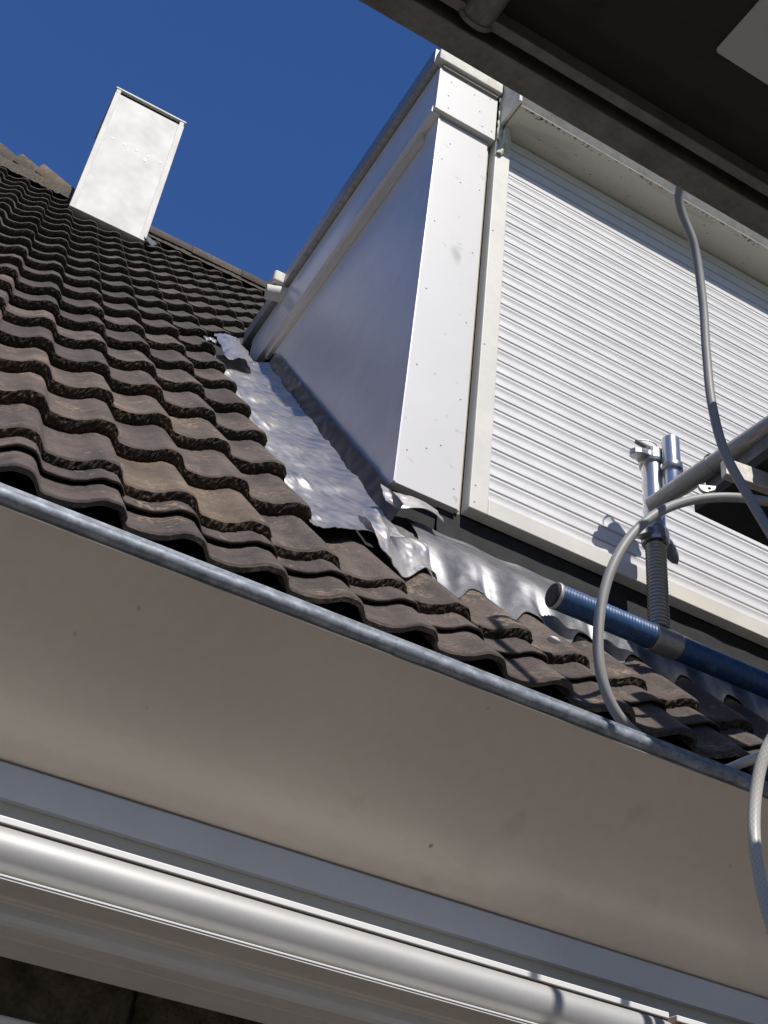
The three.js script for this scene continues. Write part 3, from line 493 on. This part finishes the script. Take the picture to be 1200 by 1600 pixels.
// ------------------------------------------------------------------ blue roller tube resting on the tiles, with the screw jack that stands on it
const PD = 1.93, PY = 1.611;
{
  const t = thing('support_tube', 'ribbed blue tube with a black end cap resting on the tiles below the shutter', 'tube');
  const x0 = px(868, 932, PD).x - 0.008, jx = px(1031, 1003, PD).x, pr = [];
  const a = V(x0, PY, PD), b = V(3.3, PY, PD), L = 3.3 - x0;
  const ribbed = (l0, l1) => { const q = [[0.0, l0], [0.0295, l0]]; for (let i = 0; i <= Math.round((l1 - l0) / 0.0018); i++) { const l = l0 + i * 0.0018; q.push([0.0305 + 0.0013 * Math.sin(l / 0.0085 * Math.PI * 2), l]); } q.push([0.0295, l1], [0.0, l1]); const g = turned(q, a, b, 30); const uv = g.attributes.uv; for (let i = 0; i < uv.count; i++) uv.setXY(i, uv.getX(i) * 0.19, uv.getY(i) * (l1 - l0)); return g; };
  part(t, 'ribbed_sleeve', ribbed(0.012, jx - x0 - 0.028), M.blue);
  part(t, 'ribbed_sleeve', ribbed(jx - x0 + 0.052, L), M.blue);
  const e = part(t, 'end_ring', turned([[0.0, 0.002], [0.0315, 0.002], [0.0325, 0.005], [0.0325, 0.011], [0.030, 0.0118], [0, 0.0118]], a, b, 30), M.alu);
  part(e, 'end_cap', turned([[0.0, -0.004], [0.026, -0.004], [0.0295, -0.001], [0.0295, 0.0018], [0, 0.0018]], a, b, 30), M.rubber);
  part(t, 'clamp_sleeve', turned([[0, jx - x0 - 0.0275], [0.0335, jx - x0 - 0.0275], [0.034, jx - x0 - 0.02], [0.034, jx - x0 + 0.045], [0.0335, jx - x0 + 0.0515], [0, jx - x0 + 0.0515]], a, b, 30), M.galv);
  settle(t);

  const s = thing('scaffold_jack', 'galvanised scaffold screw jack standing on the blue tube before the shutter', 'scaffold jack');
  const P0 = V(jx, PY + 0.034, PD), lean = 0.0;
  const at = (dy) => new THREE.Vector3(jx + lean * dy, PY + H + dy, -PD);
  const yTop = px(1012, 722, PD).y - PY - H, yNut = px(1019, 850, PD).y - PY - H;
  const thread = [[0, 0.030]]; for (let i = 0; i <= Math.round((yNut - 0.03) / 0.0013); i++) { const l = 0.03 + i * 0.0013; thread.push([0.0240 + 0.0030 * Math.sin(l / 0.0105 * Math.PI * 2), l]); } thread.push([0, yNut]);
  part(s, 'threaded_rod', turned(thread, at(0), at(1), 26), M.cast);
  part(s, 'jack_tube', turned([[0.022, yNut + 0.02], [0.0285, yNut + 0.02], [0.0285, yTop - 0.004], [0.022, yTop - 0.004]], at(0), at(1), 28), M.chrome);
  // wing nuts: a collar with two ears
  const nut = (dy, turn, up, mat) => {
    const sh = new THREE.Shape(); const N = 48;
    for (let i = 0; i <= N; i++) { const q = i / N * Math.PI * 2, ear = Math.pow(Math.abs(Math.cos(q)), 18), r = 0.033 + 0.046 * ear; const f = i ? 'lineTo' : 'moveTo'; sh[f](Math.cos(q) * r, Math.sin(q) * r); }
    const ears = new THREE.ExtrudeGeometry(sh, { depth: 0.014, bevelEnabled: true, bevelSize: 0.003, bevelThickness: 0.003, bevelSegments: 2 }).rotateX(-Math.PI / 2);
    const p = ears.attributes.position; for (let i = 0; i < p.count; i++) { const r = Math.hypot(p.getX(i), p.getZ(i)); if (r > 0.045) p.setY(i, p.getY(i) + up * (r - 0.045) * 0.9); }
    ears.computeVertexNormals(); ears.deleteAttribute('uv'); ears.deleteAttribute('normal');
    const ring = new THREE.LatheGeometry([[0.027, -0.012], [0.034, -0.012], [0.036, -0.004], [0.036, 0.022], [0.033, 0.032], [0.027, 0.032]].map(([r, y]) => new THREE.Vector2(r, y)), 28).toNonIndexed(); ring.deleteAttribute('uv'); ring.deleteAttribute('normal');
    const g = mergeGeometries([ears.index ? ears.toNonIndexed() : ears, ring]); g.rotateY(turn); g.computeVertexNormals(); boxUV(g);
    const c = at(dy); g.translate(c.x, c.y, c.z); return part(s, 'wing_nut', g, mat);
  };
  nut(yNut + 0.014, 0.15, -0.9, M.cast); nut(yTop + 0.004, 0.12, -0.4, M.cast);
  part(s, 'top_plug', turned([[0, 0.03], [0.024, 0.03], [0.026, 0.026], [0.026, 0], [0, 0]].map(([r, l]) => [r, l + yTop + 0.012]), at(0), at(1), 24), M.cast);
  const rc = at(yTop + 0.052), ring = [];
  for (let i = 0; i <= 24; i++) { const q = -0.2 + i / 24 * 3.5; ring.push(new THREE.Vector3(rc.x - 0.012 + 0.034 * Math.cos(q), rc.y + 0.026 * Math.sin(q), rc.z + 0.006 * Math.sin(q * 2))); }
  part(s, 'locking_wire', tube(ring, 0.0016, 40, 8), M.cast);
  part(s, 'locking_pin', rod(rc.clone().add(new THREE.Vector3(-0.062, -0.012, 0.012)), rc.clone().add(new THREE.Vector3(0.02, -0.006, 0)), 0.006, 12), M.galvDark);
  settle(s);

  // bracket frame: transom running out over the terrace, second spigot, gussets, cross plank
  const f = thing('scaffold_bracket', 'grey galvanised scaffold transom tube with welded gussets beside the screw jack', 'scaffold bracket');
  const A = px(1012, 795, PD - 0.01), B = px(1200, 668, 1.53), dir = B.clone().sub(A).normalize(), E2 = A.clone().addScaledVector(dir, 1.75);
  A.addScaledVector(dir, 0.016);
  part(f, 'transom_tube', rod(A, E2, 0.0245, 28), M.galv);
  const along = (t) => A.clone().addScaledVector(dir, t);
  part(f, 'transom_socket', rod(along(0.10), along(0.205), 0.0262, 28), M.galv);
  const sp0 = px(1052, 772, PD - 0.05), sp1 = px(1044, 684, PD - 0.05); sp1.x = sp0.x; sp1.z = sp0.z;
  const hs = sp1.y - sp0.y;
  part(f, 'spigot', turned([[0, 0], [0.0215, 0], [0.0215, hs * 0.5], [0.0245, hs * 0.52], [0.0245, hs * 0.96], [0.020, hs], [0, hs]], sp0, sp0.clone().setY(sp0.y + 1), 26), M.chrome);
  part(f, 'spigot_collar', turned([[0.0216, hs * 0.40], [0.029, hs * 0.40], [0.029, hs * 0.5], [0.0216, hs * 0.5]], sp0, sp0.clone().setY(sp0.y + 1), 24), M.cast);
  const disc = (c, r, t, up, hole) => { const sh = new THREE.Shape(); sh.absarc(0, 0, r, 0, Math.PI, false); sh.lineTo(r, 0); if (hole) { const h = new THREE.Path(); h.absarc(-0.004, r * 0.45, 0.004, 0, Math.PI * 2, true); sh.holes.push(h); } const g = boxUV(new THREE.ExtrudeGeometry(sh, { depth: t, bevelEnabled: true, bevelSize: 0.001, bevelThickness: 0.001, bevelSegments: 1 })); g.rotateY(0.5); if (!up) g.rotateZ(Math.PI); return g.translate(c.x, c.y, c.z); };
  const g1 = px(1074, 752, 1.83);
  part(f, 'gusset_plate', disc(g1, 0.030, 0.010, true, true), M.galv);
  const g2 = px(1104, 762, 1.66);
  part(f, 'gusset_plate', disc(g2, 0.020, 0.008, false, true), M.galv);
  const k0 = px(1134, 727, 1.585), k1 = px(1222, 758, 1.56), kd = k1.clone().sub(k0), kl = kd.length() + 0.7;
  const plank = bx(0, kl, -0.026, 0.026, 0, 0.022, 0.003); plank.translate(0, -H, 0);
  plank.applyQuaternion(new THREE.Quaternion().setFromUnitVectors(new THREE.Vector3(1, 0, 0), kd.normalize())); plank.translate(k0.x, k0.y, k0.z);
  part(f, 'cross_plank', plank, M.alu);
  const c0 = along(0.45); part(f, 'coupler_bolt', new THREE.SphereGeometry(0.009, 12, 10).translate(c0.x - 0.012, c0.y + 0.028, c0.z), M.galvDark);
  part(f, 'wire_tie', new THREE.TorusGeometry(0.0262, 0.0018, 8, 28).applyQuaternion(new THREE.Quaternion().setFromUnitVectors(new THREE.Vector3(0, 0, 1), dir)).translate(c0.x, c0.y, c0.z), M.alu);
  part(f, 'standard_tube', rod(E2.clone().add(new THREE.Vector3(0.05, 0.3, 0)), new THREE.Vector3(E2.x + 0.05, 0.002, E2.z), 0.0242, 20), M.galvDark);
  settle(f);

  // platform carried by that frame, with two unseen boards added to shade the tiles
  const y = A.y - H - 0.047;
  const pl = thing('scaffold_platform', 'dark scaffold platform seen from below beside the galvanised transom', 'scaffold platform');
  part(pl, 'added_shade_board', bx(A.x + 0.035, 3.2, y - 0.03, y, 1.30, PD - 0.14, 0.003), M.ply);
  part(pl, 'added_shade_board', bx(A.x - 0.42, 3.2, y - 0.03, y, 0.62, 1.05, 0.003), M.ply);  // out of view, added to throw shade on the eave tiles at right
  part(pl, 'added_shade_board', bx(1.45, A.x + 0.034, y - 0.03, y, 1.052, 1.25, 0.003), M.ply);  // second unseen board, added to carry that shade further up the slope
  part(pl, 'toe_board', bx(A.x + 0.06, 3.2, y + 0.001, y + 0.15, PD - 0.18, PD - 0.16, 0.002), M.tarp);
  part(pl, 'bearer', bx(A.x + 0.037, A.x + 0.075, y + 0.001, y + 0.045, 0.75, PD - 0.185, 0.002), M.galvDark);
  settle(pl);
}

// ------------------------------------------------------------------ scaffold deck overhead
{
  const Y = 1.38, xa = -1.0, xb = 2.9;
  const k = thing('scaffold_deck', 'black scaffold deck overhead with a grey steel side rail and cross tube', 'scaffold deck');
  part(k, 'side_rail', bx(xa, xb, Y, Y + 0.055, 0.7285, 0.7652, 0.003), M.galvDark);
  part(k, 'rail_flange', bx(xa, xb, Y + 0.002, Y + 0.010, 0.6986, 0.7128, 0.002), M.galvDark);
  part(k, 'rail_web', bx(xa, xb, Y + 0.0105, Y + 0.055, 0.7028, 0.7086, 0.001), M.galvDark);
  part(k, 'added_shade_board', bx(xa, xb, Y + 0.038, Y + 0.052, 0.20, 0.7024, 0.001), M.ply);
  part(k, 'rail_top', bx(xa, xb, Y + 0.0552, Y + 0.062, 0.6995, 0.7652, 0.001), M.galvDark);
  const ct = part(k, 'cross_tube', rod(V(0.3674, Y + 0.012, 0.7119), V(0.3674, Y + 0.012, 0.20), 0.0224, 24), M.galvDark);
  part(ct, 'weld_bead', new THREE.TorusGeometry(0.0228, 0.004, 8, 24).translate(0.3674, Y + 0.012 + H, -0.7100), M.galvDark);
  part(k, 'cross_tube', rod(V(1.75, Y + 0.012, 0.7119), V(1.75, Y + 0.012, 0.20), 0.0224, 24), M.galvDark);
  part(k, 'side_rail', bx(xa, xb, Y, Y + 0.055, 0.16, 0.199, 0.003), M.galvDark);
  for (const x of [-0.95, 2.85]) for (const d of [0.22, 0.68]) part(k, 'post', rod(V(x, -H + 0.001, d), V(x, Y + 0.0375, d), 0.0242, 20), M.galvDark);
  settle(k);
  // grey plate on the underside, printed with a black box outline
  const sh = new THREE.Shape(), x0 = 0.6481, x1 = 0.9327, z0 = 0.43, z1 = 0.6015, r = 0.007;
  sh.moveTo(x0 + r, z0); sh.lineTo(x1 - r, z0); sh.quadraticCurveTo(x1, z0, x1, z0 + r); sh.lineTo(x1, z1 - r); sh.quadraticCurveTo(x1, z1, x1 - r, z1); sh.lineTo(x0 + r, z1); sh.quadraticCurveTo(x0, z1, x0, z1 - r); sh.lineTo(x0, z0 + r); sh.quadraticCurveTo(x0, z0, x0 + r, z0);
  const plate = part(scene, 'information_plate', new THREE.ExtrudeGeometry(sh, { depth: 0.0015, bevelEnabled: false }).rotateX(-Math.PI / 2).translate(0, Y + H + 0.0360, 0), M.plate);
  tag(plate, 'grey plate with rounded corners on the underside of the black scaffold deck', 'plate');
  const c = px(1199, 66, 0.514), line = (ax, bx_, az, bz) => bx(ax, bx_, Y + 0.0345, Y + 0.0359, az, bz, 0);
  part(plate, 'print', mergeGeometries([line(c.x - 0.006, c.x + 0.05, 0.5406, 0.5418), line(c.x - 0.006, c.x + 0.05, 0.5187, 0.5199), line(c.x - 0.006, c.x - 0.0047, 0.5199, 0.5406), line(c.x + 0.0487, c.x + 0.05, 0.5199, 0.5406)]), M.rubber);
  for (const [u, v, q] of [[1175, 123, 0.0011], [1185, 109, 0.0012], [1155, 97, 0.0013], [1197, 92, 0.0013], [1191, 129, 0.001]]) { const p = px(u, v, 1.415 / 2.3); part(plate, 'speck', new THREE.CylinderGeometry(q, q, 0.0012, 8).translate(p.x, Y + H + 0.0352, p.z), M.rubber); }
  settle(plate);
}

// ------------------------------------------------------------------ hoses
{
  const hoseGeo = (pts, r, seg = 160) => { const g = tube(pts, r, seg, 18), uv = g.attributes.uv; for (let i = 0; i < uv.count; i++) uv.setXY(i, uv.getX(i) * 1, uv.getY(i)); return g; };
  const pp = (l) => l.map(([u, v, d]) => px(u, v, d));
  const top = px(1056, 290, 1.22);
  solo('hose', hoseGeo([new THREE.Vector3(top.x - 0.05, 1.442 + H + 0.012, -0.45), new THREE.Vector3(top.x - 0.03, 1.53 + H, -0.66), new THREE.Vector3(top.x - 0.01, top.y - 0.05, -0.93), new THREE.Vector3(top.x, top.y + 0.05, -1.12), ...pp([[1061, 302, 1.22], [1085, 385, 1.25], [1098, 470, 1.27], [1104, 555, 1.28], [1113, 635, 1.28], [1133, 708, 1.27], [1165, 768, 1.25], [1202, 830, 1.22], [1250, 900, 1.15], [1330, 1000, 1.05]])], 0.0092, 220), M.hose, 'grey plastic hose hanging down from the black deck across the shutter', 'hose');
  solo('hose', hoseGeo(pp([[1330, 840, 1.30], [1260, 800, 1.36], [1200, 784, 1.39], [1140, 777, 1.41], [1085, 781, 1.43], [1032, 799, 1.44], [988, 835, 1.45], [955, 890, 1.46], [938, 955, 1.47], [935, 1020, 1.475], [945, 1075, 1.48], [966, 1118, 1.485], [1000, 1152, 1.49], [1050, 1178, 1.49]]), 0.0098, 200), M.hose, 'grey hose curving in an arc over the blue tube into the gutter', 'hose');
  solo('hose', hoseGeo(pp([[1090, 1195, 1.47], [1130, 1203, 1.46], [1160, 1192, 1.43], [1195, 1178, 1.40], [1240, 1160, 1.35], [1330, 1120, 1.25]]), 0.0085, 80), M.braid, 'pale hose lying across the gutter edge beside the hanging braided hose', 'hose');
  solo('hose', hoseGeo(pp([[1330, 1080, 1.15], [1250, 1110, 1.22], [1212, 1146, 1.27], [1191, 1190, 1.29], [1181, 1240, 1.30], [1178, 1295, 1.30], [1183, 1350, 1.29], [1197, 1415, 1.27], [1225, 1500, 1.22], [1270, 1620, 1.15]]), 0.0098, 140), M.braid, 'white braided hose hanging down in front of the taupe eave lining', 'hose');
}
// small pale pebble left on the tiles
{
  const p = roofAt(1.245, 0.02, 0.002), g = new THREE.SphereGeometry(1, 14, 10); const q = g.attributes.position; for (let i = 0; i < q.count; i++) { const k = 1 + 0.2 * noise(q.getX(i) * 2, q.getY(i) * 2, q.getZ(i) * 2); q.setXYZ(i, q.getX(i) * 0.016 * k, q.getY(i) * 0.006 * k, q.getZ(i) * 0.009 * k); } g.computeVertexNormals(); g.translate(p.x, p.y, p.z);
  solo('pebble', g, M.pebble, 'small pale pebble lying on a tile edge beside the hose', 'pebble');
}

renderer.render(scene, camera);
